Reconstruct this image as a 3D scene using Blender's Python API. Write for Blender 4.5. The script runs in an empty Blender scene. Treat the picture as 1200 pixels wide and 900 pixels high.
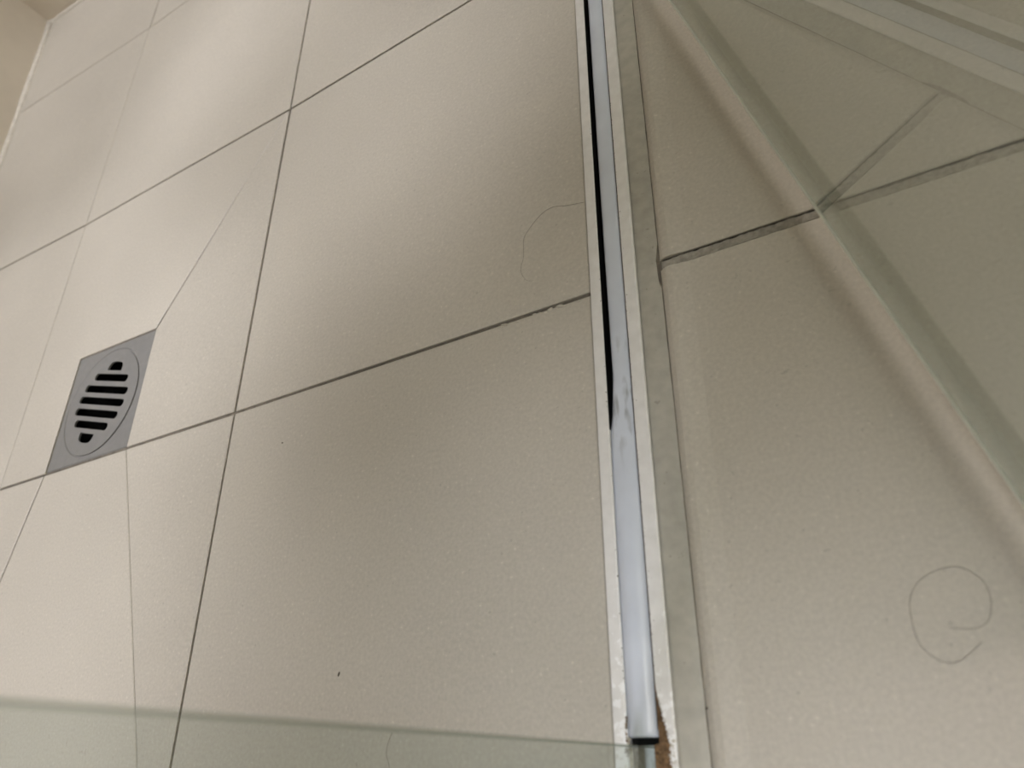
import bpy, bmesh, math, random
from mathutils import Vector, Matrix
random.seed(7)
C = bpy.context.scene.collection
SC = bpy.context.scene
S = 0.31                                     # one drawing unit in metres (a floor tile is about 0.97 units)

# ------------------------------------------------------------------ camera, light, exposure
cam = bpy.data.cameras.new('camera'); camo = bpy.data.objects.new('camera', cam); C.objects.link(camo)
R = ((0.8478312543657914, 0.002037743116163393, -0.5302622103481505),
     (-0.23873971471880634, -0.8914410476826542, -0.3851443977520144),
     (-0.4734823256852324, 0.45313210668277687, -0.7553050914395134))
m = Matrix((R[0], R[1], R[2])).transposed() @ Matrix.Diagonal((1, -1, -1))
camo.matrix_world = Matrix.Translation((0, 0, S)) @ m.to_4x4()
cam.sensor_width = 36; cam.lens = 899.2213 / 1200 * 36
cam.clip_start = 0.005; cam.clip_end = 30
cam.dof.use_dof = True; cam.dof.focus_distance = 0.46; cam.dof.aperture_fstop = 9.0
SC.camera = camo

world = bpy.data.worlds.new('world'); SC.world = world; world.use_nodes = True
world.node_tree.nodes['Background'].inputs[0].default_value = (0.9, 0.95, 1, 1)
world.node_tree.nodes['Background'].inputs[1].default_value = 0.05
SC.view_settings.view_transform = 'Standard'; SC.view_settings.look = 'None'
SC.view_settings.gamma = 1; SC.view_settings.use_curve_mapping = False
SC.view_settings.exposure = 0.0

def aim(o, loc, to):
    o.location = Vector(loc) * S
    o.rotation_euler = (Vector(to) - Vector(loc)).to_track_quat('-Z', 'Y').to_euler()
def area(loc, to, size, power, col):
    l = bpy.data.lights.new('ceiling_panel_light', 'AREA'); l.shape = 'RECTANGLE'; l.size, l.size_y = size
    l.energy = power; l.color = col
    o = bpy.data.objects.new('ceiling_panel_light', l); C.objects.link(o); aim(o, loc, to)
def spot(loc, to, half_deg, blend, power, col, radius=0.04):
    l = bpy.data.lights.new('added_downlight_beam', 'SPOT'); l.spot_size = math.radians(2 * half_deg); l.spot_blend = blend
    l.energy = power; l.color = col; l.shadow_soft_size = radius
    o = bpy.data.objects.new('added_downlight_beam', l); C.objects.link(o); aim(o, loc, to)

PANEL = (5.6, 0.4, 7.6); PANEL_SIZE = (0.9, 0.6)
area(PANEL, (PANEL[0], PANEL[1], 0), PANEL_SIZE, 29, (1, 0.98, 0.945))
DOWN = [(-2.75, 0.1, 7.66), (-2.5, 3.0, 7.66), (-1.35, 1.7, 7.66), (1.6, -2.4, 7.66), (-1.2, -2.4, 7.66), (1.2, -2.6, 7.66)]  # unseen downlights, added to lay pools of light on the floor
DOWN[5] = (0.8, -3.1, 7.66)
COOL, SOFT = (0.90, 0.885, 0.94), (0.84, 0.87, 0.95)
spot(DOWN[0], (-2.80, 0.18, 0), 14.3, 0.75, 208, COOL)            # over the drain
spot(DOWN[1], (-2.58, 2.84, 0), 12.0, 0.9, 162, COOL)              # far corner of the shower
spot(DOWN[2], (-1.35, 1.7, 0), 9.0, 1.0, 142, COOL)              # over the far tiles
spot(DOWN[3], (-0.45, 0.0, 0), 5.5, 1.0, 18, SOFT, 0.12)          # outside, turned towards the threshold
spot(DOWN[4], (-0.60, 0.22, 0), 5.0, 1.0, 102, SOFT, 0.12)         # near end of the shower, turned towards the doorway
spot(DOWN[5], (-0.12, -0.26, 0), 4.8, 0.85, 136, SOFT, 0.12)       # outside, turned towards the near tiles

# ------------------------------------------------------------------ materials
def mat(name):
    k = bpy.data.materials.new(name); k.use_nodes = True
    nt = k.node_tree; b = nt.nodes['Principled BSDF']
    return k, nt, b
def N(nt, t, **kw):
    n = nt.nodes.new(t)
    for k, v in kw.items():
        if k.startswith('_'): setattr(n, k[1:], v)
        else: n.inputs[k.replace('__', ' ')].default_value = v
    return n
def ramp(nt, src, stops):
    r = nt.nodes.new('ShaderNodeValToRGB'); e = r.color_ramp.elements
    e[0].position, e[0].color = stops[0][0], stops[0][1]
    e[1].position, e[1].color = stops[-1][0], stops[-1][1]
    for p, c in stops[1:-1]:
        q = e.new(p); q.color = c
    nt.links.new(src, r.inputs[0]); return r
def g(c, k=1.0): return (c[0] * k, c[1] * k, c[2] * k, 1)

def noisy(name, c, rough=0.5, scale=60, amt=0.06, cloud=0.05, bump=0.0, speck=0, dark=0, metal=0, spec=0.5, objvar=0.0):
    """plain surface: base colour with cloud, fine grain, optional pale / dark specks and bump, in world-size object coordinates"""
    k, nt, b = mat(name); L = nt.links.new
    tc = N(nt, 'ShaderNodeTexCoord'); co = tc.outputs['Object']
    oi = N(nt, 'ShaderNodeObjectInfo')
    ad = N(nt, 'ShaderNodeVectorMath', _operation='ADD'); L(co, ad.inputs[0])
    ml = N(nt, 'ShaderNodeMath', _operation='MULTIPLY'); ml.inputs[1].default_value = 37.0; L(oi.outputs['Random'], ml.inputs[0]); L(ml.outputs[0], ad.inputs[1])
    co = ad.outputs[0]
    n1 = N(nt, 'ShaderNodeTexNoise', Scale=7.0, Detail=4.0); L(co, n1.inputs['Vector'])
    n2 = N(nt, 'ShaderNodeTexNoise', Scale=float(scale), Detail=3.0); L(co, n2.inputs['Vector'])
    r1 = ramp(nt, n1.outputs['Fac'], [(0.3, g(c, 1 - cloud)), (0.7, g(c, 1 + cloud))])
    r2 = ramp(nt, n2.outputs['Fac'], [(0.3, g((1,) * 3, 1 - amt)), (0.7, (1, 1, 1, 1))])
    mx = N(nt, 'ShaderNodeMix', _data_type='RGBA', _blend_type='MULTIPLY'); mx.inputs[0].default_value = 1
    L(r1.outputs[0], mx.inputs[6]); L(r2.outputs[0], mx.inputs[7]); out = mx.outputs[2]
    if objvar:
        rr = ramp(nt, oi.outputs['Random'], [(0, g((1,) * 3, 1 - objvar)), (1, g((1,) * 3, 1 + objvar))])
        m3 = N(nt, 'ShaderNodeMix', _data_type='RGBA', _blend_type='MULTIPLY'); m3.inputs[0].default_value = 1
        L(out, m3.inputs[6]); L(rr.outputs[0], m3.inputs[7]); out = m3.outputs[2]
    for s, lim, col, f in ((520, 0.735, g(c, 1.35), speck), (330, 0.74, g((0.10, 0.09, 0.08)), dark)):
        if f:
            nn = N(nt, 'ShaderNodeTexNoise', Scale=float(s), Detail=1.0); L(co, nn.inputs['Vector'])
            rs = ramp(nt, nn.outputs['Fac'], [(lim, (0, 0, 0, 1)), (lim + 0.04, (f, f, f, 1))])
            m4 = N(nt, 'ShaderNodeMix', _data_type='RGBA'); L(rs.outputs[0], m4.inputs[0]); L(out, m4.inputs[6]); m4.inputs[7].default_value = col; out = m4.outputs[2]
    L(out, b.inputs['Base Color'])
    b.inputs['Roughness'].default_value = rough; b.inputs['Metallic'].default_value = metal
    b.inputs['Specular IOR Level'].default_value = spec
    if bump:
        nb = N(nt, 'ShaderNodeTexNoise', Scale=float(scale) * 5, Detail=2.0); L(co, nb.inputs['Vector'])
        bp = N(nt, 'ShaderNodeBump', Strength=bump, Distance=0.0004); L(nb.outputs['Fac'], bp.inputs['Height']); L(bp.outputs[0], b.inputs['Normal'])
    return k

TILE = (0.52, 0.485, 0.42)
M = {}
M['tile'] = noisy('beige_porcelain', TILE, rough=0.42, scale=520, amt=0.13, cloud=0.045, bump=0.4, speck=0.42, dark=0.2, spec=0.45, objvar=0.02)
M['grout'] = noisy('brown_grey_grout', (0.20, 0.175, 0.14), rough=0.9, scale=300, amt=0.5, cloud=0.3, bump=0.8)
M['pale_grout'] = noisy('pale_beige_grout', (0.42, 0.39, 0.335), rough=0.9, scale=400, amt=0.35, cloud=0.2, bump=1.0)
M['crack'] = noisy('dark_joint_dirt', (0.02, 0.017, 0.013), rough=0.95)
M['wall'] = noisy('cream_wall_paint', (0.74, 0.67, 0.57), rough=0.55, scale=40, amt=0.04)
M['ceiling'] = noisy('white_ceiling_paint', (0.75, 0.74, 0.72), rough=0.8)
M['caulk'] = noisy('cream_caulk', (0.66, 0.62, 0.54), rough=0.45, scale=120, amt=0.2)
M['bead'] = noisy('olive_grey_sealant', (0.44, 0.42, 0.36), rough=0.38, scale=150, amt=0.18, cloud=0.12, dark=0.3)
M['grate'] = noisy('grey_drain_metal', (0.20, 0.197, 0.188), rough=0.5, scale=200, amt=0.1, cloud=0.06, spec=0.5)
M['dark'] = noisy('black_drain_interior', (0.010, 0.010, 0.010), rough=0.8, spec=0.1)
M['gap_black'] = noisy('black_gap_shade', (0.006, 0.006, 0.006), rough=0.7, spec=0.1)  # black put in for the shade inside the channel gaps
M['chrome'] = noisy('brushed_chrome', (0.7, 0.7, 0.7), rough=0.25, metal=1)
M['hair'] = noisy('brown_hair', (0.21, 0.185, 0.145), rough=0.5)
M['dirt'] = noisy('dark_dirt', (0.075, 0.062, 0.048), rough=0.9)
M['rust'] = noisy('brown_rust', (0.26, 0.155, 0.075), rough=0.85, scale=700, amt=0.7, cloud=0.5, bump=1.0, speck=0.8)
M['limescale'] = noisy('pale_limescale', (0.62, 0.58, 0.48), rough=0.8, scale=700, amt=0.4, cloud=0.3, bump=1.0)

def aluminium():
    # white anodised bar, chalky and corroded towards the wet end (y below 0.06 m)
    k, nt, b = mat('white_anodised_aluminium'); L = nt.links.new
    tc = N(nt, 'ShaderNodeTexCoord'); co = tc.outputs['Object']
    n2 = N(nt, 'ShaderNodeTexNoise', Scale=160.0, Detail=4.0); L(co, n2.inputs['Vector'])
    base = ramp(nt, n2.outputs['Fac'], [(0.3, (0.72, 0.71, 0.69, 1)), (0.7, (0.80, 0.79, 0.775, 1))])
    sx = N(nt, 'ShaderNodeSeparateXYZ'); L(co, sx.inputs[0])
    mr = N(nt, 'ShaderNodeMapRange'); L(sx.outputs['Y'], mr.inputs[0])
    mr.inputs[1].default_value = 0.085; mr.inputs[2].default_value = -0.01; mr.inputs[3].default_value = -0.32; mr.inputs[4].default_value = 0.10
    n3 = N(nt, 'ShaderNodeTexNoise', Scale=330.0, Detail=5.0); L(co, n3.inputs['Vector'])
    ad = N(nt, 'ShaderNodeMath', _operation='ADD'); L(mr.outputs[0], ad.inputs[0]); L(n3.outputs['Fac'], ad.inputs[1])
    rc = ramp(nt, ad.outputs[0], [(0.47, (0, 0, 0, 1)), (0.52, (1, 1, 1, 1))])
    mx = N(nt, 'ShaderNodeMix', _data_type='RGBA'); L(rc.outputs[0], mx.inputs[0]); L(base.outputs[0], mx.inputs[6]); mx.inputs[7].default_value = (0.90, 0.90, 0.90, 1)
    L(mx.outputs[2], b.inputs['Base Color']); b.inputs['Roughness'].default_value = 0.36; b.inputs['Metallic'].default_value = 0.15
    n4 = N(nt, 'ShaderNodeTexNoise', Scale=700.0); L(co, n4.inputs['Vector'])
    bp = N(nt, 'ShaderNodeBump', Strength=0.25, Distance=0.0003); L(n4.outputs['Fac'], bp.inputs['Height']); L(bp.outputs[0], b.inputs['Normal'])
    return k
M['alu'] = aluminium()

def seal():
    # milky blue-grey plastic with dark smears where the gap has worn it
    k, nt, b = mat('milky_blue_grey_plastic'); L = nt.links.new
    tc = N(nt, 'ShaderNodeTexCoord'); co = tc.outputs['Object']
    mp = N(nt, 'ShaderNodeMapping'); mp.inputs['Scale'].default_value = (260, 60, 100); L(co, mp.inputs['Vector'])
    n = N(nt, 'ShaderNodeTexNoise', Scale=1.0, Detail=3.0); L(mp.outputs[0], n.inputs['Vector'])
    sx = N(nt, 'ShaderNodeSeparateXYZ'); L(co, sx.inputs[0])
    mr = N(nt, 'ShaderNodeMapRange', _interpolation_type='SMOOTHSTEP'); L(sx.outputs['Y'], mr.inputs[0])
    mr.inputs[1].default_value = 0.115; mr.inputs[2].default_value = 0.160; mr.inputs[3].default_value = 0.0; mr.inputs[4].default_value = 1.0
    mr2 = N(nt, 'ShaderNodeMapRange', _interpolation_type='SMOOTHSTEP'); L(sx.outputs['Y'], mr2.inputs[0])
    mr2.inputs[1].default_value = 0.165; mr2.inputs[2].default_value = 0.21; mr2.inputs[3].default_value = 1.0; mr2.inputs[4].default_value = 0.0
    mm = N(nt, 'ShaderNodeMath', _operation='MULTIPLY'); L(mr.outputs[0], mm.inputs[0]); L(mr2.outputs[0], mm.inputs[1])
    rs = ramp(nt, n.outputs['Fac'], [(0.52, (0, 0, 0, 1)), (0.66, (0.7, 0.7, 0.7, 1))])
    m2 = N(nt, 'ShaderNodeMath', _operation='MULTIPLY'); L(rs.outputs[0], m2.inputs[0]); L(mm.outputs[0], m2.inputs[1])
    n5 = N(nt, 'ShaderNodeTexNoise', Scale=40.0, Detail=3.0); L(co, n5.inputs['Vector'])
    base = ramp(nt, n5.outputs['Fac'], [(0.3, (0.54, 0.575, 0.64, 1)), (0.7, (0.60, 0.64, 0.71, 1))])
    mx = N(nt, 'ShaderNodeMix', _data_type='RGBA'); L(m2.outputs[0], mx.inputs[0]); L(base.outputs[0], mx.inputs[6]); mx.inputs[7].default_value = (0.26, 0.27, 0.28, 1)
    L(mx.outputs[2], b.inputs['Base Color']); b.inputs['Roughness'].default_value = 0.3
    return k
M['seal'] = seal()

def glass(name, tint, rough=0.0, body=0.0, bodycol=(0.3, 0.36, 0.31), gloss=1.0):
    k = bpy.data.materials.new(name); k.use_nodes = True; nt = k.node_tree; L = nt.links.new
    nt.nodes.remove(nt.nodes['Principled BSDF']); out = nt.nodes['Material Output']
    tr = N(nt, 'ShaderNodeBsdfTransparent'); tr.inputs[0].default_value = (*tint, 1)
    gl = N(nt, 'ShaderNodeBsdfGlossy', Roughness=rough); gl.inputs[0].default_value = (0.95, 0.97, 0.95, 1)
    ge = N(nt, 'ShaderNodeNewGeometry')
    mr = N(nt, 'ShaderNodeMapRange'); L(ge.outputs['Backfacing'], mr.inputs[0]); mr.inputs[3].default_value = 1.5; mr.inputs[4].default_value = 1 / 1.5
    fr = N(nt, 'ShaderNodeFresnel'); L(mr.outputs[0], fr.inputs['IOR'])
    gm = N(nt, 'ShaderNodeMath', _operation='MULTIPLY'); ff = N(nt, 'ShaderNodeMapRange'); L(ge.outputs['Backfacing'], ff.inputs[0]); ff.inputs[3].default_value = gloss; ff.inputs[4].default_value = 0.0
    L(fr.outputs[0], gm.inputs[0]); L(ff.outputs[0], gm.inputs[1])
    base = tr.outputs[0]
    if body:
        df = N(nt, 'ShaderNodeBsdfDiffuse'); df.inputs[0].default_value = (*bodycol, 1)
        mb = N(nt, 'ShaderNodeMixShader'); mb.inputs[0].default_value = body; L(base, mb.inputs[1]); L(df.outputs[0], mb.inputs[2]); base = mb.outputs[0]
    mx = N(nt, 'ShaderNodeMixShader'); L(gm.outputs[0], mx.inputs[0]); L(base, mx.inputs[1]); L(gl.outputs[0], mx.inputs[2])
    L(mx.outputs[0], out.inputs['Surface']); return k
M['glass'] = glass('pale_green_glass', (0.885, 0.91, 0.897))
M['edge'] = glass('green_ground_glass_edge', (0.80, 0.83, 0.79), rough=0.3, body=0.12, bodycol=(0.24, 0.26, 0.225), gloss=0.4)
M['sweep'] = glass('frosted_glass_edge', (0.95, 0.965, 0.95), rough=0.4, body=0.33, bodycol=(0.52, 0.55, 0.50), gloss=0.1)
M['film'] = glass('tinted_shadow_film', (0.905, 0.92, 0.905), gloss=0.6)  # tint of the film added at the door foot
M['arris'] = noisy('white_ground_glass_arris', (0.9, 0.92, 0.88), rough=0.4)
_b = M['arris'].node_tree.nodes['Principled BSDF']; _t = M['arris'].node_tree.nodes.new('ShaderNodeBsdfTranslucent'); _m = M['arris'].node_tree.nodes.new('ShaderNodeMixShader')
_t.inputs[0].default_value = (0.95, 0.96, 0.93, 1); _m.inputs[0].default_value = 0.6
M['arris'].node_tree.links.new(_b.outputs[0], _m.inputs[1]); M['arris'].node_tree.links.new(_t.outputs[0], _m.inputs[2]); M['arris'].node_tree.links.new(_m.outputs[0], M['arris'].node_tree.nodes['Material Output'].inputs[0])

# ------------------------------------------------------------------ builders
class MB:
    """collects polygons in drawing units and links them as one mesh object"""
    def __init__(s): s.v, s.f = [], []
    def poly(s, pts):
        i = len(s.v); s.v += [tuple(p) for p in pts]; s.f.append(tuple(range(i, i + len(pts))))
    def box(s, x0, x1, y0, y1, z0, z1):
        p = [(x0, y0, z0), (x1, y0, z0), (x1, y1, z0), (x0, y1, z0), (x0, y0, z1), (x1, y0, z1), (x1, y1, z1), (x0, y1, z1)]
        i = len(s.v); s.v += p
        s.f += [tuple(i + j for j in q) for q in ((0, 3, 2, 1), (4, 5, 6, 7), (0, 1, 5, 4), (1, 2, 6, 5), (2, 3, 7, 6), (3, 0, 4, 7))]
    def sweep(s, sections, close=True, caps=True):
        """joins matching rings of points; a ring runs round the profile"""
        i0 = len(s.v); n = len(sections[0])
        for r in sections: s.v += [tuple(p) for p in r]
        for a in range(len(sections) - 1):
            for j in range(n if close else n - 1):
                k = (j + 1) % n
                s.f.append((i0 + a * n + j, i0 + a * n + k, i0 + (a + 1) * n + k, i0 + (a + 1) * n + j))
        if caps:
            s.f.append(tuple(i0 + j for j in range(n))[::-1]); s.f.append(tuple(i0 + (len(sections) - 1) * n + j for j in range(n)))
    def build(s, name, material, parent=None, smooth=False, origin=None):
        o0 = Vector(origin) if origin else Vector((0, 0, 0))
        me = bpy.data.meshes.new(name)
        me.from_pydata([tuple((Vector(p) - o0) * S) for p in s.v], [], s.f)
        bm = bmesh.new(); bm.from_mesh(me); bmesh.ops.remove_doubles(bm, verts=bm.verts, dist=1e-7); bmesh.ops.recalc_face_normals(bm, faces=bm.faces); bm.to_mesh(me); bm.free()
        me.materials.append(material)
        for p in me.polygons: p.use_smooth = smooth
        o = bpy.data.objects.new(name, me); C.objects.link(o); o.location = o0 * S
        if parent:
            o.parent = parent; o.matrix_parent_inverse = Matrix.Translation(parent.location).inverted() if parent.location.length else Matrix()
        return o
def thing(name, label, cat, loc, group=None):
    o = bpy.data.objects.new(name, None); C.objects.link(o); o.location = Vector(loc) * S; o.empty_display_size = 0.02
    o['label'] = label; o['category'] = cat; o['kind'] = 'thing'
    if group: o['group'] = group
    return o
def tag(o, label, cat, group=None):
    o['label'] = label; o['category'] = cat; o['kind'] = 'thing'
    if group: o['group'] = group
def struct(o): o['kind'] = 'structure'; return o
def lab(o, t): o['label'] = t; return o

def inset(poly, gaps):
    """shrinks a counter-clockwise polygon; gaps[i] = (start, end) half joint along edge i"""
    n = len(poly); lines = []
    for i in range(n):
        a, b = Vector(poly[i]), Vector(poly[(i + 1) % n]); d = (b - a).normalized(); nr = Vector((-d.y, d.x))
        ga, gb = gaps[i]; lines.append((a + nr * ga, b + nr * gb))
    out = []
    for i in range(n):
        p, q = lines[i - 1]; r, s_ = lines[i]
        d1, d2 = q - p, s_ - r; den = d1.x * d2.y - d1.y * d2.x
        if abs(den) < 1e-6: out.append((q + r) / 2); continue
        t = ((r.x - p.x) * d2.y - (r.y - p.y) * d2.x) / den
        out.append(p + d1 * t)
    return out

# ------------------------------------------------------------------ the setting: room shell
XL, XR, YB, YF, ZC = -3.35, 6.2, 3.41, -4.6, 7.75
TOP = 0.0                       # tile face
BED = -0.005                    # grout face
wl = [(-3.10, 0.30), (-3.404, 3.407)]                                # foot of the shower's side wall (slightly out of square)
wb = [(-3.404, 3.407), (-2.95, 3.365)]
def wall(name, a, b, out, z0=-0.12, z1=ZC, material=None):
    ox, oy = out
    w = MB(); w.sweep([[(a[0], a[1], z0), (a[0] + ox, a[1] + oy, z0), (a[0] + ox, a[1] + oy, z1), (a[0], a[1], z1)],
                       [(b[0], b[1], z0), (b[0] + ox, b[1] + oy, z0), (b[0] + ox, b[1] + oy, z1), (b[0], b[1], z1)]])
    return struct(w.build(name, material or M['wall']))
WLx = lambda y: -3.404 + (3.407 - y) * 0.082                         # side wall line
WBy = lambda x: 3.407 - (x + 3.404) * 0.10 if x < -2.6 else 3.3266
wall('wall_left', (WLx(YF), YF), (-3.404, 3.407), (-0.3, 0))
w = MB()
pts = [(-3.404, 3.407), (-2.6, 3.3266), (XR, 3.3266)]
w.sweep([[(x, y, -0.12), (x, 3.75, -0.12), (x, 3.75, ZC), (x, y, ZC)] for x, y in pts])
struct(w.build('wall_back', M['wall']))
wall('wall_right', (XR, YF), (XR, 3.3266), (0.3, 0))
wall('wall_front', (WLx(YF), YF), (XR, YF), (0, -0.3))
w = MB(); w.box(-3.8, XR + 0.3, YF - 0.3, 3.75, ZC, ZC + 0.3); struct(w.build('ceiling', M['ceiling']))

# floor bed with a pit for the drain and a trench for the channel
DX0, DX1, DY0, DY1 = -2.128, -1.768, 0.729, 1.075
CX0, CX1 = -0.468, -0.381
xs = [-3.8, DX0 + 0.02, DX1 - 0.02, CX0, CX1, XR + 0.3]; ys = [YF - 0.3, DY0 + 0.02, DY1 - 0.02, 3.75]
hz = lambda i, j: -0.30 if (i == 1 and j == 1) else (-0.042 if i == 3 else BED)
fb = MB()
for i in range(5):
    for j in range(3):
        x0, x1, y0, y1, z = xs[i], xs[i + 1], ys[j], ys[j + 1], hz(i, j)
        fb.poly([(x0, y0, z), (x1, y0, z), (x1, y1, z), (x0, y1, z)])
        if i < 4 and hz(i + 1, j) != z: z2 = hz(i + 1, j); fb.poly([(x1, y0, z), (x1, y1, z), (x1, y1, z2), (x1, y0, z2)])
        if j < 2 and hz(i, j + 1) != z: z2 = hz(i, j + 1); fb.poly([(x0, y1, z), (x1, y1, z), (x1, y1, z2), (x0, y1, z2)])
X0, X1, Y0, Y1, ZB = xs[0], xs[-1], ys[0], ys[-1], -0.4
for j in range(3):
    fb.poly([(X0, ys[j], BED), (X0, ys[j + 1], BED), (X0, ys[j + 1], ZB), (X0, ys[j], ZB)]); fb.poly([(X1, ys[j], BED), (X1, ys[j + 1], BED), (X1, ys[j + 1], ZB), (X1, ys[j], ZB)])
for i in range(5):
    for yy, j in ((Y0, 0), (Y1, 2)):
        z = hz(i, j); fb.poly([(xs[i], yy, z), (xs[i + 1], yy, z), (xs[i + 1], yy, ZB), (xs[i], yy, ZB)])
fb.poly([(X0, Y0, ZB), (X1, Y0, ZB), (X1, Y1, ZB), (X0, Y1, ZB)])
floor = struct(fb.build('floor', M['grout']))

def tile(poly, gaps=0.0036, lip=None):
    """one floor tile: sides down to the bed, a small arris round the face"""
    n = len(poly)
    gp = [(gaps, gaps)] * n if not isinstance(gaps, list) else [(q, q) if not isinstance(q, tuple) else q for q in gaps]
    a = inset(poly, gp)
    ar = 0.0022
    b = inset([tuple(p) for p in a], [(ar, ar)] * n)
    cx = sum(p.x for p in a) / n; cy = sum(p.y for p in a) / n
    tilt = (random.uniform(-1, 1) * 0.0012, random.uniform(-1, 1) * 0.0012)
    h = lambda p: TOP + (p.x - cx) * tilt[0] + (p.y - cy) * tilt[1]
    t = MB()
    t.sweep([[(p.x, p.y, BED - 0.0005) for p in a], [(p.x, p.y, h(p) - 0.0016) for p in a], [(p.x, p.y, h(p)) for p in b]])
    return t.build('floor_tile', M['tile'], floor, origin=(cx, cy, TOP))

# joints measured on the floor: columns A, B and the side wall, rows L1, L2, T
xA = lambda y: -1.3655; xB = lambda y: -2.362 + 0.012 * max(0, y - 0.7)
L2 = 0.7245; L1 = 1.669; T = 2.655; L3 = -0.222; L4 = -1.17; L5 = -2.12; L6 = -3.07; L7 = -4.02
CH = CX0
bl, tl, tr, br = (DX0 - 0.004, L2), (DX0 + 0.006, 1.083), (DX1 + 0.003, 1.074), (DX1 + 0.001, L2)
A1, A2, A3 = (xA(0), L1 - 0.004), (xA(0), L2), (xA(0), L3)
B1, B2, B3 = (xB(L1), L1 + 0.004), (xB(L2), L2), (xB(L2), L3)
G = 0.0036; F = 0.0015
dg = 0.0015
# the tile the drain is let into: an L-shaped piece and a wedge, then three pieces below
tile([B2, bl, tl, tr, A1, B1], [G, 0.001, 0.001, (0.0034, 0.0004), G, F + 0.001])
tile([tr, br, A2, A1], [0.001, G, G, (0.0004, 0.0034)])
tile([B2, B3, bl], [F, 0.0036, G])
tile([bl, B3, A3, br], [0.0036, G, 0.0010, G])
tile([br, A3, A2], [0.0010, G, G])
wx = WLx
WL1 = (wx(1.72), 1.718); 
tile([B2, B1, WL1, (wx(L2), L2)], [F + 0.001, G, 0.004, F + 0.001])
tile([B1, (xB(T), T), (wx(2.75), 2.745), WL1], [F, G * .7, 0.004, G])
tile([(xB(T), T), (xB(3.3), 3.32), (-3.39, 3.40), (wx(2.75), 2.745)], [G, 0.004, 0.004, G * .7])
tile([A1, (xA(0), T - 0.01), (xB(T), T), B1], [G * .9, G * .8, F, G])
tile([(xA(0), T - 0.01), (xA(0), 3.32), (xB(3.3), 3.32), (xB(T), T)], [G * .9, 0.004, G, G * .8])
tile([A2, (CH, L2 + 0.006), (CH, L1 + 0.025), A1], [G, 0.002, G, G])
tile([A1, (CH, L1 + 0.025), (CH, T), (xA(0), T - 0.01)], [G, 0.002, F, G * .9])
tile([(xA(0), T - 0.01), (CH, T), (CH, 3.32), (xA(0), 3.32)], [F, 0.002, 0.004, G])
tile([A3, (CH, L3), (CH, L2 + 0.006), A2], [G, 0.002, G, G])
tile([(wx(L3), L3), B3, B2, (wx(L2), L2)], [G, F, F, 0.004])
rows = [L3, L4, L5, L6, L7, YF]
for r in range(5):
    y1, y0 = rows[r], rows[r + 1]
    for c in (((xB(0), y0), (xA(0), y0), (xA(0), y1), (xB(0), y1)), ((xA(0), y0), (CH, y0), (CH, y1), (xA(0), y1)), ((wx(y0), y0), (xB(0), y0), (xB(0), y1), (wx(y1), y1))):
        tile(list(c))
# outside the shower
XO = -0.3435
ocols = [XO, 0.645, 1.635, 2.625, 3.615, 4.605, 5.595, XR]
RJ = 0.7465
orows = [3.3266, 2.665, 1.70, RJ, -0.215, -1.17, -2.12, -3.07, -4.02, YF]
for c in range(7):
    for r in range(9):
        x0, x1, y1, y0 = ocols[c], ocols[c + 1], orows[r], orows[r + 1]
        gy1 = 0.0135 if abs(y1 - RJ) < 1e-6 else G
        gy0 = 0.0062 if abs(y0 - RJ) < 1e-6 else G
        if c == 0:
            # the edge that meets the sealant is rolled over
            gx = G
            cx, cy = (x0 + x1) / 2, (y0 + y1) / 2
            ya, yb = y0 + gy0, y1 - gy1
            prof = [(0.0, BED - 0.0005), (0.0005, -0.0044), (0.0025, -0.0020), (0.006, 0.0006), (0.011, 0.0034), (0.020, 0.0046), (0.034, 0.0022), (0.050, 0.0)]
            t = MB()
            sec = lambda y, k: [(x0 + px, y, pz - k * (0.0016 if pz > -0.004 else 0)) for px, pz in prof] + [(x1 - gx - 0.002, y, -k * 0.0016), (x1 - gx, y, -0.0016), (x1 - gx, y, BED - 0.0005)]
            t.sweep([sec(ya, 1), sec(ya + 0.0022, 0), sec(yb - 0.0022, 0), sec(yb, 1)])
            t.build('floor_tile', M['tile'], floor, origin=(cx, cy, TOP))
        else:
            tile([(x0, y0), (x1, y0), (x1, y1), (x0, y1)], [gy0, G, gy1, G])
# the wide crumbling joint between the two outside tiles, with an open crack along its upper side
gs = MB(); random.seed(3)
ny = 150; secs = []
for i in range(ny + 1):
    x = XO + 0.004 + (0.64 - XO - 0.004) * i / ny
    j = lambda a: random.uniform(-a, a)
    secs.append([(x, 0.7325, BED - .001), (x, 0.7335 + j(.001), -0.0014 + j(.0008)), (x, 0.7385 + j(.0015), -0.0004 + j(.0011)), (x, 0.744 + j(.0015), -0.0008 + j(.0012)), (x, 0.7485 + j(.0012), -0.002 + j(.0006)), (x, 0.7492 + j(.0008), BED - .001)])
gs.sweep(secs)
lab(gs.build('grout_strip', M['pale_grout'], floor), 'crumbling pale grout in the wide joint')
ck = MB(); ck.box(XO + 0.005, 0.64, 0.7488, 0.7530, BED - 0.001, BED + 0.0005)
lab(ck.build('joint_crack', M['crack'], floor), 'dark open crack along the wide joint')

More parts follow.
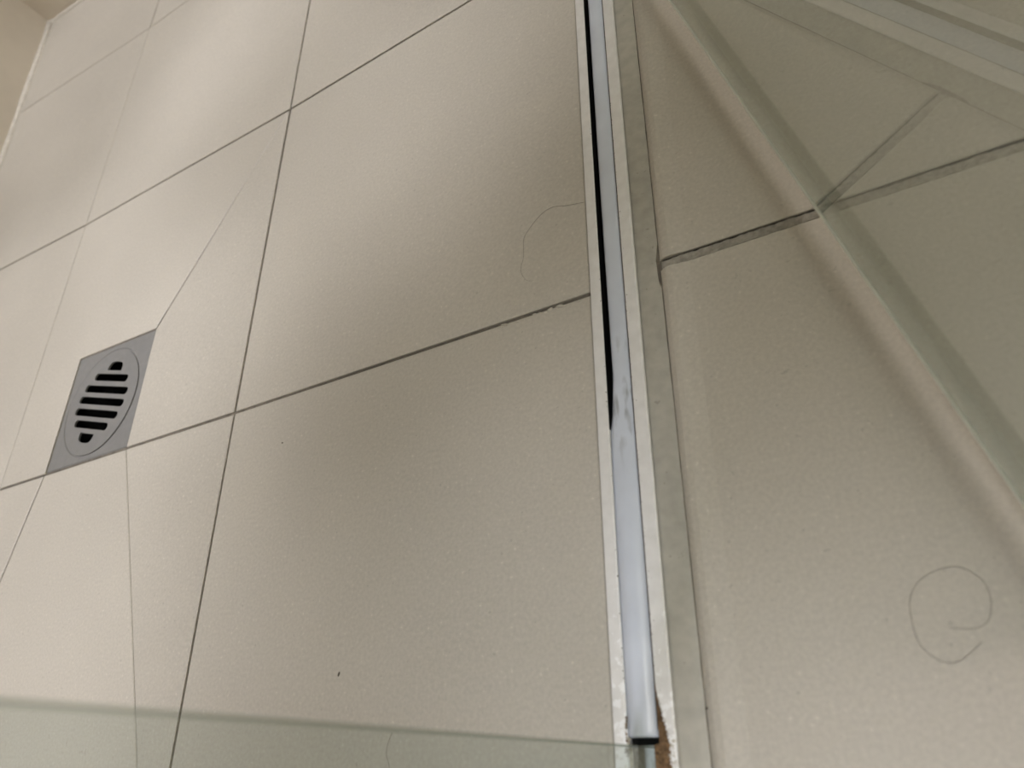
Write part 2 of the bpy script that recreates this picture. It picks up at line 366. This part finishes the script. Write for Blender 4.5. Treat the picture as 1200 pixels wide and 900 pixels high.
# caulk along the foot of the shower walls
def bead(name, line, rad, nx, seed):
    random.seed(seed); b = MB(); n = 40; secs = []
    for i in range(n + 1):
        t = i / n; x = line[0][0] + (line[1][0] - line[0][0]) * t; y = line[0][1] + (line[1][1] - line[0][1]) * t
        r = rad * random.uniform(0.8, 1.15)
        secs.append([(x - nx[0] * .003, y - nx[1] * .003, -0.003), (x + nx[0] * r, y + nx[1] * r, -0.003), (x + nx[0] * r * .95, y + nx[1] * r * .95, 0.004), (x + nx[0] * r * .55, y + nx[1] * r * .55, r * .6), (x - nx[0] * .003, y - nx[1] * .003, r * 1.1)])
    b.sweep(secs); return struct(b.build(name, M['caulk'], None, smooth=True))
bead('trim_1', [(WLx(-2), -2), (-3.404, 3.407)], 0.017, (1, 0), 1)
bead('trim_2', [(-3.40, 3.407), (-2.6, 3.3266)], 0.012, (0.1, -1), 2)

# ------------------------------------------------------------------ floor drain
dcx, dcy = -1.9475, 0.9015
drain = thing('floor_drain', 'square grey metal floor drain with a round slotted grate', 'drain', (dcx, dcy, 0))
sq = [bl, br, tr, tl]; sq = [(DX0, L2 + 0.006), (DX1, L2 + 0.006), (DX1 + 0.002, 1.0715), (DX0 + 0.009, 1.0805)]
RC = 0.1545; ZD = -0.0022
def ring(r, z, n=96): return [(dcx + r * math.cos(2 * math.pi * k / n), dcy + r * math.sin(2 * math.pi * k / n), z) for k in range(n)]
def sqring(z, k=0.0, n=96):
    """points of the square plate's outline met along 96 rays from the centre"""
    out = []
    for q in range(n):
        a = 2 * math.pi * q / n; d = Vector((math.cos(a), math.sin(a))); best = None
        for i in range(4):
            p, r = Vector(sq[i]), Vector(sq[(i + 1) % 4]); e = r - p
            den = d.x * e.y - d.y * e.x
            if abs(den) < 1e-9: continue
            o = p - Vector((dcx, dcy)); t = (o.x * e.y - o.y * e.x) / den; u = (o.x * d.y - o.y * d.x) / den
            if t > 0 and -1e-6 <= u <= 1 + 1e-6 and (best is None or t < best): best = t
        out.append((dcx + d.x * (best - k), dcy + d.y * (best - k), z))
    # snap the nearest ray to each corner
    for c in sq:
        i = min(range(n), key=lambda j: (out[j][0] - c[0]) ** 2 + (out[j][1] - c[1]) ** 2)
        d = Vector((c[0] - dcx, c[1] - dcy)); d = d * (1 - k / d.length); out[i] = (dcx + d.x, dcy + d.y, z)
    return out
pl = MB(); pl.sweep([sqring(-0.02), sqring(ZD - 0.002), sqring(ZD, 0.003), ring(RC + 0.006, ZD), ring(RC + 0.004, ZD - 0.0022), ring(RC + 0.0004, ZD - 0.0026), ring(RC + 0.0002, -0.02)], caps=False)
pl.build('frame', M['grate'], drain)
# slots of the grate: offset across, half length, tilted as the photograph shows
SA = math.radians(-16.2)
ux, uy = Vector((math.cos(SA), math.sin(SA))), Vector((-math.sin(SA), math.cos(SA)))
slots = [(0.104, 0.030), (0.0705, 0.087), (0.0345, 0.112), (0.0, 0.117), (-0.0350, 0.112), (-0.0690, 0.088), (-0.1045, 0.030)]
SH = 0.0108
bm = bmesh.new()
nC = 128
outer = [bm.verts.new((RC * math.cos(2 * math.pi * k / nC), RC * math.sin(2 * math.pi * k / nC), 0)) for k in range(nC)]
edges = [bm.edges.new((outer[k], outer[(k + 1) % nC])) for k in range(nC)]
slot_loops = []
for off, hl in slots:
    p = []
    for sgn in (1, -1):
        for q in range(7):
            a = math.pi / 2 - math.pi * q / 6
            lx, ly = hl - SH + SH * math.cos(a), SH * math.sin(a)
            if abs(off) > 0.09 and ly * off > 0: lx = (hl - SH) * 0.35 + SH * math.cos(a) * 0.8
            p.append(Vector((lx, ly)) * sgn)
            if abs(off) > 0.09: p[-1].y = abs(p[-1].y) * (1 if p[-1].y > 0 else -1)
    if abs(off) > 0.09:
        # the end slots are half rounds: flat towards the middle
        s_ = 1 if off > 0 else -1
        pw = lambda v: math.copysign(abs(v) ** 0.62, v)
        p = [Vector((0.036 * pw(math.cos(math.pi * q / 17)), s_ * (0.027 * pw(math.sin(math.pi * q / 17)) - 0.012))) for q in range(18)]
        if s_ < 0: p = p[::-1]
    vs = [bm.verts.new((*(ux * q.x + uy * (q.y + off)), 0)) for q in p]
    slot_loops.append(vs)
    edges += [bm.edges.new((vs[k], vs[(k + 1) % len(vs)])) for k in range(len(vs))]
bmesh.ops.triangle_fill(bm, use_beauty=True, use_dissolve=False, edges=edges)
bm.faces.ensure_lookup_table()
def inside(pt, loop):
    c = False; n = len(loop)
    for i in range(n):
        a, b = loop[i].co, loop[i - 1].co
        if (a.y > pt.y) != (b.y > pt.y) and pt.x < (b.x - a.x) * (pt.y - a.y) / (b.y - a.y) + a.x: c = not c
    return c
kill = [f for f in bm.faces if any(inside(f.calc_center_median(), l) for l in slot_loops)]
bmesh.ops.delete(bm, geom=kill, context='FACES_ONLY')
ext = bmesh.ops.extrude_face_region(bm, geom=list(bm.faces))
bmesh.ops.translate(bm, verts=[e for e in ext['geom'] if isinstance(e, bmesh.types.BMVert)], vec=(0, 0, -0.005))
bmesh.ops.recalc_face_normals(bm, faces=bm.faces)
bmesh.ops.scale(bm, verts=bm.verts, vec=(S, S, S))
me = bpy.data.meshes.new('grate'); bm.to_mesh(me); bm.free(); me.materials.append(M['grate'])
gr = bpy.data.objects.new('grate', me); C.objects.link(gr); gr.parent = drain; gr.location = (0, 0, (ZD + 0.0006) * S)
lab(gr, 'round grate with seven parallel slots')
bw = MB(); bw.sweep([ring(RC + 0.001, -0.021, 48), ring(RC - 0.012, -0.03, 48), ring(RC - 0.03, -0.2, 48), ring(0.03, -0.26, 48)], caps=False); bw.poly(ring(0.03, -0.26, 48))
lab(bw.build('drain_bowl', M['dark'], drain, smooth=True), 'black inside of the drain')

# ------------------------------------------------------------------ channel under the glass
ch = thing('shower_channel', 'white aluminium channel running along the shower edge, rusty at its near end', 'channel', (-0.425, 0.5, 0))
YE0, YE1 = YF + 0.05, 3.31
GX0, GX1, GY, GH = -0.4415, -0.4125, 0.0310, 6.2
HZ = 0.0065
cm = MB()
prof = [(-0.4665, -0.041), (-0.4665, HZ - 0.001), (-0.4655, HZ), (-0.4496, HZ), (-0.4475, HZ - 0.0018), (-0.4475, -0.034), (-0.4045, -0.034), (-0.4045, HZ - 0.001), (-0.4035, HZ), (-0.3848, HZ), (-0.3826, HZ - 0.0018), (-0.3826, -0.041)]
cm.sweep([[(x, y, z) for x, z in prof] for y in (YE0, YE1)])
cm.build('aluminium_track', M['alu'], ch)

# milky seal in the doorway part of the channel
SY0, SY1 = 0.0415, 1.86
def seal_left(y):
    if y < 0.468: return -0.4472
    if y < 0.49: return -0.4472 + (y - 0.468) / 0.022 * 0.0045
    if y < 0.56: return -0.4427 + (y - 0.49) / 0.07 * 0.0055
    return -0.4372 - min(0.0015, (y - 0.56) * 0.004)
sl = MB(); secs = []
ends = [(0.0, 0.86, 0.0035), (0.0006, 0.93, 0.0018), (0.0016, 0.97, 0.0007), (0.0035, 0.99, 0.0002)]
steps = [(SY0 + a, e, dz) for a, e, dz in ends] + [(SY0 + 0.008 + (SY1 - SY0 - 0.008) * i / 150, 1.0, 0.0) for i in range(151)]
for y, e, dz in steps:
    a = seal_left(y); b = -0.4062; c, hw = (a + b) / 2, (b - a) / 2
    # rounded crown near the free end, flattening away
    k = max(0.0, min(1.0, (0.46 - y) / 0.2)); crown = 0.0035 + 0.0065 * k
    zt = HZ - 0.0035 - (1 - k) * 0.002
    r = [(c - hw * e, y, -0.033)]
    for q in range(11):
        t = -1 + 2 * q / 10
        r.append((c + hw * t * e, y, zt + crown * (1 - abs(t) ** 2.2) - dz))
    r.append((c + hw * e, y, -0.033))
    secs.append(r)
sl.sweep(secs)
lab(sl.build('seal_strip', M['seal'], ch, smooth=True), 'milky blue-grey plastic seal filling the channel')
gd = MB(); gd.box(-0.4477, -0.4471, 0.472, SY1, -0.0335, HZ - 0.0022); gd.box(-0.4477, -0.436, 0.472, SY1, -0.0339, -0.012)  # black liner that paints the shade inside the open gap
lab(gd.build('gap_shade_liner', M['gap_black'], ch), 'black liner painted as shade in the open gap')
gd = MB(); gd.box(-0.4063, -0.4043, 0.05, SY1, -0.02, HZ - 0.0020)  # thin dark strip set between seal and flange
lab(gd.build('dark_line', M['dirt'], ch), 'dark line between seal and flange')
pg = MB(); pg.box(-0.4465, -0.4055, 0.0335, 0.0412, -0.033, -0.006)  # black block put in as the shade of the end gap
lab(pg.build('end_gap_shade', M['gap_black'], ch), 'black block painted as shade in the gap between seal and glass')
# sealant bead on the room side
sb = MB(); random.seed(5); secs = []
n = 160
for i in range(n + 1):
    y = -1.6 + (3.30 + 1.6) * i / n; j = lambda a: random.uniform(-a, a)
    d = -0.0016 if abs(y - 0.742) < 0.02 else 0
    wob = 0.0006 * math.sin(y * 23) + 0.0005 * math.sin(y * 51 + 1)
    secs.append([(-0.3829, y, -0.006), (-0.3829, y, 0.0012), (-0.377, y, 0.0004 + j(.0001) + d), (-0.366, y, -0.0008 + wob + d), (-0.357 + j(.0004), y, -0.0012 + wob + d), (-0.351 + j(.0008), y, -0.0030 + d), (-0.3462 + j(.0006), y, -0.0047 + d), (-0.3425, y, -0.0056)])
sb.sweep(secs)
lab(sb.build('sealant_bead', M['bead'], ch, smooth=True), 'olive-grey sealant bead between channel and outside tiles')

# rust and lime where the glass stands in the channel
def crumbs(name, material, n, fx, seed, size):
    random.seed(seed); b = MB()
    for _ in range(n):
        x, y, z = fx(); r = random.uniform(*size)
        tp = []; k = 6; a0 = random.random() * 6
        lo = [(x + r * math.cos(a0 + q * 1.047) * random.uniform(.7, 1.2), y + r * math.sin(a0 + q * 1.047) * random.uniform(.7, 1.3), z - r * 0.4) for q in range(k)]
        hi = [(x + (p[0] - x) * .55, y + (p[1] - y) * .55, z + r * random.uniform(.2, .7)) for p in lo]
        b.sweep([lo, hi])
    o = b.build(name, material, ch); o['kind'] = 'stuff'; return o
U = random.uniform
random.seed(21)
rc = MB(); nr, nc = 150, 12; rows_ = []
for i in range(nr + 1):
    y = 0.104 - (0.104 + 0.20) * (i / nr) ** 1.3
    k = max(0.0, min(1.0, (0.104 - y) / 0.07))
    lft = -0.4046 if y > GY + 0.003 else GX1 + 0.0006
    rgt = -0.4046 + 0.0004 + 0.0135 * k ** 1.3 + U(-0.0018, 0.0018) * k
    rows_.append([(lft + (rgt - lft) * q / nc, y + U(-.0003, .0003), (HZ - 0.0004 if q in (0, nc) else HZ + U(0, 0.0019))) for q in range(nc + 1)])
for a in range(nr):
    for q in range(nc): rc.poly([rows_[a][q], rows_[a][q + 1], rows_[a + 1][q + 1], rows_[a + 1][q]])
lab(rc.build('rust_crust', M['rust'], ch), 'brown rust crust eating into the channel edge')
def rust_pos():
    y = max(-0.07, 0.09 - abs(random.gauss(0, 0.05)))
    k = max(0, min(1, (0.104 - y) / 0.07))
    return (-0.4046 + 0.0135 * k ** 1.3 + U(-0.002, 0.002), y, HZ - 0.0002)
lab(crumbs('rust_flakes', M['rust'], 120, rust_pos, 11, (0.0005, 0.0014)), 'flaking edge of the rust')
def rust_left():
    y = U(0.020, 0.066); return (-0.4475 - random.random() * 0.004 * (0.07 - y) / 0.04, y, HZ - 0.0002)
lab(crumbs('rust_crust', M['rust'], 40, rust_left, 12, (0.0006, 0.0017)), 'small rust spots on the shower side of the channel')
def lime_pos():
    y = U(-0.06, 0.05); return (-0.4045 + U(0.010, 0.0195), y, HZ - 0.0002)
lab(crumbs('limescale', M['limescale'], 110, lime_pos, 13, (0.0006, 0.0018)), 'pale limescale grains on the channel')
def lime2():
    return (random.choice((-0.4475, -0.4455)) + U(-0.003, 0.003), U(0.026, 0.044), HZ - 0.001)
lab(crumbs('limescale', M['limescale'], 20, lime2, 14, (0.0008, 0.002)), 'pale limescale grains beside the glass')
def mould():
    y = SY0 + (1.1) * random.random() ** 1.6
    return (-0.4042 + U(-0.0004, 0.0012) + (U(0, 0.007) if random.random() < 0.22 else 0), y, HZ - 0.0003)
lab(crumbs('mould_specks', M['dirt'], 170, mould, 15, (0.0004, 0.0012)), 'dark mould specks along the seal')
def mould2():
    return (-0.4478 + U(-0.001, 0.0005), U(0.1, 1.1), HZ - 0.0003)
lab(crumbs('mould_specks', M['dirt'], 30, mould2, 16, (0.0003, 0.001)), 'dark mould specks along the shower flange')
fl = MB(); fl.box(GX1 + 0.0004, -0.4043, -0.30, 0.030, -0.033, HZ - 0.0012)
lab(fl.build('rusty_packing', M['rust'], ch), 'rust-brown packing beside the glass in the channel')
fl = MB(); fl.box(-0.4474, GX0 - 0.0004, -0.30, 0.030, -0.033, HZ - 0.0025)
lab(fl.build('white_packing', M['limescale'], ch), 'whitish packing on the shower side of the glass')

# ------------------------------------------------------------------ fixed glass panel, its vertical edge towards the doorway
fp = thing('glass_panel', 'fixed clear green-tinted glass panel standing in the channel beside the rust', 'glass panel', (-0.425, -0.9, -0.03))
pm = MB(); pm.box(GX0, GX1, -3.0, GY - 0.0008, -0.0335, GH); pm.build('glass_pane', M['glass'], fp)
em = MB(); em.box(GX0, GX1, GY - 0.0006, GY + 0.0004, -0.0335, GH); lab(em.build('vertical_edge', M['edge'], fp), 'green ground edge of the pane')

# ------------------------------------------------------------------ glass door, ajar over the outside tiles
HB = 0.060
d = Vector((-0.2818, 0.9595)); nrm = Vector((0.9595, 0.2818))
hinge = Vector((-0.420, 1.834)); free = hinge - d * 1.79
TD = 0.0195
def along(a, b, n0, n1, z0, z1, mb):
    p = [hinge - d * a + nrm * n0, hinge - d * b + nrm * n0, hinge - d * b + nrm * n1, hinge - d * a + nrm * n1]
    mb.sweep([[(q.x, q.y, z0) for q in p], [(q.x, q.y, z1) for q in p]])
sd = thing('shower_screen', 'clear glass shower door standing ajar over the outside tiles', 'door', (hinge.x, hinge.y, HB))
t = MB(); along(0.012, 1.79, 0, TD, HB + 0.0022, GH, t); t.build('glass_pane', M['glass'], sd)
t = MB(); along(0.012, 1.79, 0.0012, TD, HB, HB + 0.002, t); lab(t.build('bottom_edge', M['sweep'], sd), 'green ground bottom edge of the door')
t = MB(); along(0.012, 1.79, TD + 0.0004, TD + 0.0024, HB, HB + 0.085, t); t.build('bottom_shadow_film', M['film'], sd)  # tinted film added to widen and darken the door's floor shadow
t = MB()
t.sweep([[((hinge - d * a + nrm * n_).x, (hinge - d * a + nrm * n_).y, z) for n_, z in ((0.0, HB + 0.0032), (-0.0026, HB + 0.0002), (0.0010, HB))] for a in (0.012, 1.79)])
lab(t.build('bottom_arris', M['arris'], sd), 'thin pale line along the bottom edge')
for z in (0.55, 5.3):
    t = MB(); along(-0.02, 0.16, -0.02, TD + 0.02, z, z + 0.24, t)
    h = t.build('hinge', M['chrome'], sd)
# the pane behind the hinges, standing in the far end of the channel
rp = thing('glass_panel', 'fixed glass panel at the far end of the channel carrying the door hinges', 'glass panel', (-0.425, 2.6, -0.03))
t = MB(); t.box(GX0, GX1, 1.875, 3.30, -0.0335, GH); t.build('glass_pane', M['glass'], rp)

# ------------------------------------------------------------------ hairs and crumbs on the tiles
def unproject(px, py):
    """where the sight line of a pixel of the 1200 x 900 photograph meets the floor"""
    v = Vector(((px - 600) / 899.2213, (py - 450) / 899.2213, 1)); r = Matrix(R).transposed() @ v
    return Vector((-r.x / r.z, -r.y / r.z))
def hair(pts, label, rad=0.00028):
    P = [unproject(*p) for p in pts]; Q = []
    for i in range(len(P) - 1):
        p0, p1, p2, p3 = P[max(0, i - 1)], P[i], P[i + 1], P[min(len(P) - 1, i + 2)]
        for q in range(6):
            s_ = q / 6
            Q.append(0.5 * ((2 * p1) + (p2 - p0) * s_ + (2 * p0 - 5 * p1 + 4 * p2 - p3) * s_ ** 2 + (3 * p1 - p0 - 3 * p2 + p3) * s_ ** 3))
    Q.append(P[-1]); b = MB(); secs = []
    for i, q in enumerate(Q):
        tg = (Q[min(i + 1, len(Q) - 1)] - Q[max(i - 1, 0)]).normalized(); nn = Vector((-tg.y, tg.x))
        r = rad * (0.5 if i in (0, len(Q) - 1) else 1)
        secs.append([(q.x + nn.x * r * math.cos(a), q.y + nn.y * r * math.cos(a), 0.0008 + r * (1 + math.sin(a))) for a in (0, 1.257, 2.513, 3.77, 5.027)])
    b.sweep(secs)
    c = Q[len(Q) // 2]
    o = b.build('hair_strand', M['hair'], None, smooth=True, origin=(c.x, c.y, 0)); tag(o, label, 'hair', 'loose hairs on the tiles')
hair([(687, 237), (665, 241), (648, 243), (634, 252), (621, 268), (614, 281), (614, 300), (611, 314), (612, 322), (618, 329), (626, 329)], 'loose brown hair curling against the shower side of the channel')
hair([(1112, 736), (1140, 737), (1158, 728), (1162, 705), (1155, 685), (1143, 673), (1122, 664), (1105, 666), (1086, 674), (1072, 688), (1066, 706), (1068, 723), (1073, 743), (1080, 758), (1094, 770), (1107, 776), (1124, 775), (1140, 763), (1151, 752)], 'loose brown hair lying in a loop on the outside tile')
hair([(460, 858), (455, 872), (453, 884), (456, 894), (457, 902)], 'short hair on the shower tile behind the fixed glass panel')
def crumb(px, py, r, asp, ang, label, seed):
    random.seed(seed); c = unproject(px, py); b = MB(); k = 8
    lo, hi = [], []
    for q in range(k):
        a = 2 * math.pi * q / k; rr = r * random.uniform(.8, 1.15)
        x, y = rr * math.cos(a) * asp, rr * math.sin(a); x, y = x * math.cos(ang) - y * math.sin(ang), x * math.sin(ang) + y * math.cos(ang)
        lo.append((c.x + x, c.y + y, 0.0)); hi.append((c.x + x * .55, c.y + y * .55, r * .5))
    b.sweep([lo, hi]); o = b.build('dirt_crumb', M['dirt'], None, origin=(c.x, c.y, 0)); tag(o, label, 'crumb')
crumb(397, 790, 0.0021, 2.2, 1.2, 'long dark dirt crumb on the shower tile between the drain and the rusty channel end', 1)
crumb(828, 830, 0.0018, 1.0, 0, 'round dark crumb on the rolled tile edge beside the sealant', 2)
crumb(331, 519, 0.0024, 1.2, 0, 'faint brown crumb on the shower tile near the joint crossing', 3)

# old caulk and grout left beside the joints
def smear(px, py, ln, wd, ang, material):
    c = unproject(px, py); b = MB(); lo, hi = [], []
    for q in range(8):
        a = 2 * math.pi * q / 8; x, y = ln * math.cos(a) * random.uniform(.7, 1.2), wd * math.sin(a) * random.uniform(.7, 1.2)
        x, y = x * math.cos(ang) - y * math.sin(ang), x * math.sin(ang) + y * math.cos(ang)
        lo.append((c.x + x, c.y + y, -0.0002)); hi.append((c.x + x * .7, c.y + y * .7, 0.0018))
    b.sweep([lo, hi]); b.build('caulk_smear', material, floor, origin=(c.x, c.y, 0))
random.seed(9)
for px, py, ln in ((62, 109, 0.034), (44, 122, 0.020), (33, 129, 0.016), (69, 26, 0.012)): smear(px, py, ln, 0.006, -0.07, M['caulk'])
for _ in range(16):
    px = random.uniform(588, 684); smear(px, 342 + (690 - px) * 0.349 + random.uniform(3.5, 7), random.uniform(.003, .009), random.uniform(.0012, .0024), 0, M['caulk'])

# ------------------------------------------------------------------ lamp fittings in the ceiling, downlights added
def lamp_mat():
    k, nt, b = mat('lit_lamp_face'); b.inputs['Emission Color'].default_value = (1, 0.96, 0.9, 1); b.inputs['Emission Strength'].default_value = 2.0; b.inputs['Base Color'].default_value = (0.8, 0.8, 0.8, 1); return k
M['lamp'] = lamp_mat()
for i, (x, y, z) in enumerate(DOWN):
    t = thing('added_downlight', ['added white downlight over the drain', 'added white downlight in the far shower corner', 'added white downlight over the far shower tiles', 'added white downlight outside, nearer the panel light', 'added white downlight at the near end of the shower', 'added white downlight outside, beside the near glass'][i], 'lamp', (x, y, ZC), 'added ceiling downlights')
    b = MB(); n = 32; rg = lambda r, zz: [(x + r * math.cos(2 * math.pi * q / n), y + r * math.sin(2 * math.pi * q / n), zz) for q in range(n)]
    b.sweep([rg(0.17, ZC), rg(0.17, ZC - 0.02), rg(0.13, ZC - 0.03), rg(0.13, ZC)], caps=False); b.build('added_downlight_ring', M['ceiling'], t)
    b = MB(); b.sweep([rg(0.128, ZC), rg(0.128, ZC - 0.012)]); b.build('lens', M['lamp'], t)
x, y, z = PANEL; hx, hy = PANEL_SIZE[0] / S / 2, PANEL_SIZE[1] / S / 2
t = thing('ceiling_lamp', 'rectangular white panel light on the ceiling outside the shower', 'lamp', (x, y, ZC))
b = MB(); b.box(x - hx, x + hx, y - hy, y + hy, ZC - 0.03, ZC); b.build('diffuser', M['lamp'], t)
b = MB()
for q in ((x - hx - .06, x - hx, y - hy - .06, y + hy + .06), (x + hx, x + hx + .06, y - hy - .06, y + hy + .06), (x - hx, x + hx, y - hy - .06, y - hy), (x - hx, x + hx, y + hy, y + hy + .06)): b.box(*q, ZC - 0.06, ZC)
b.build('frame', M['ceiling'], t)
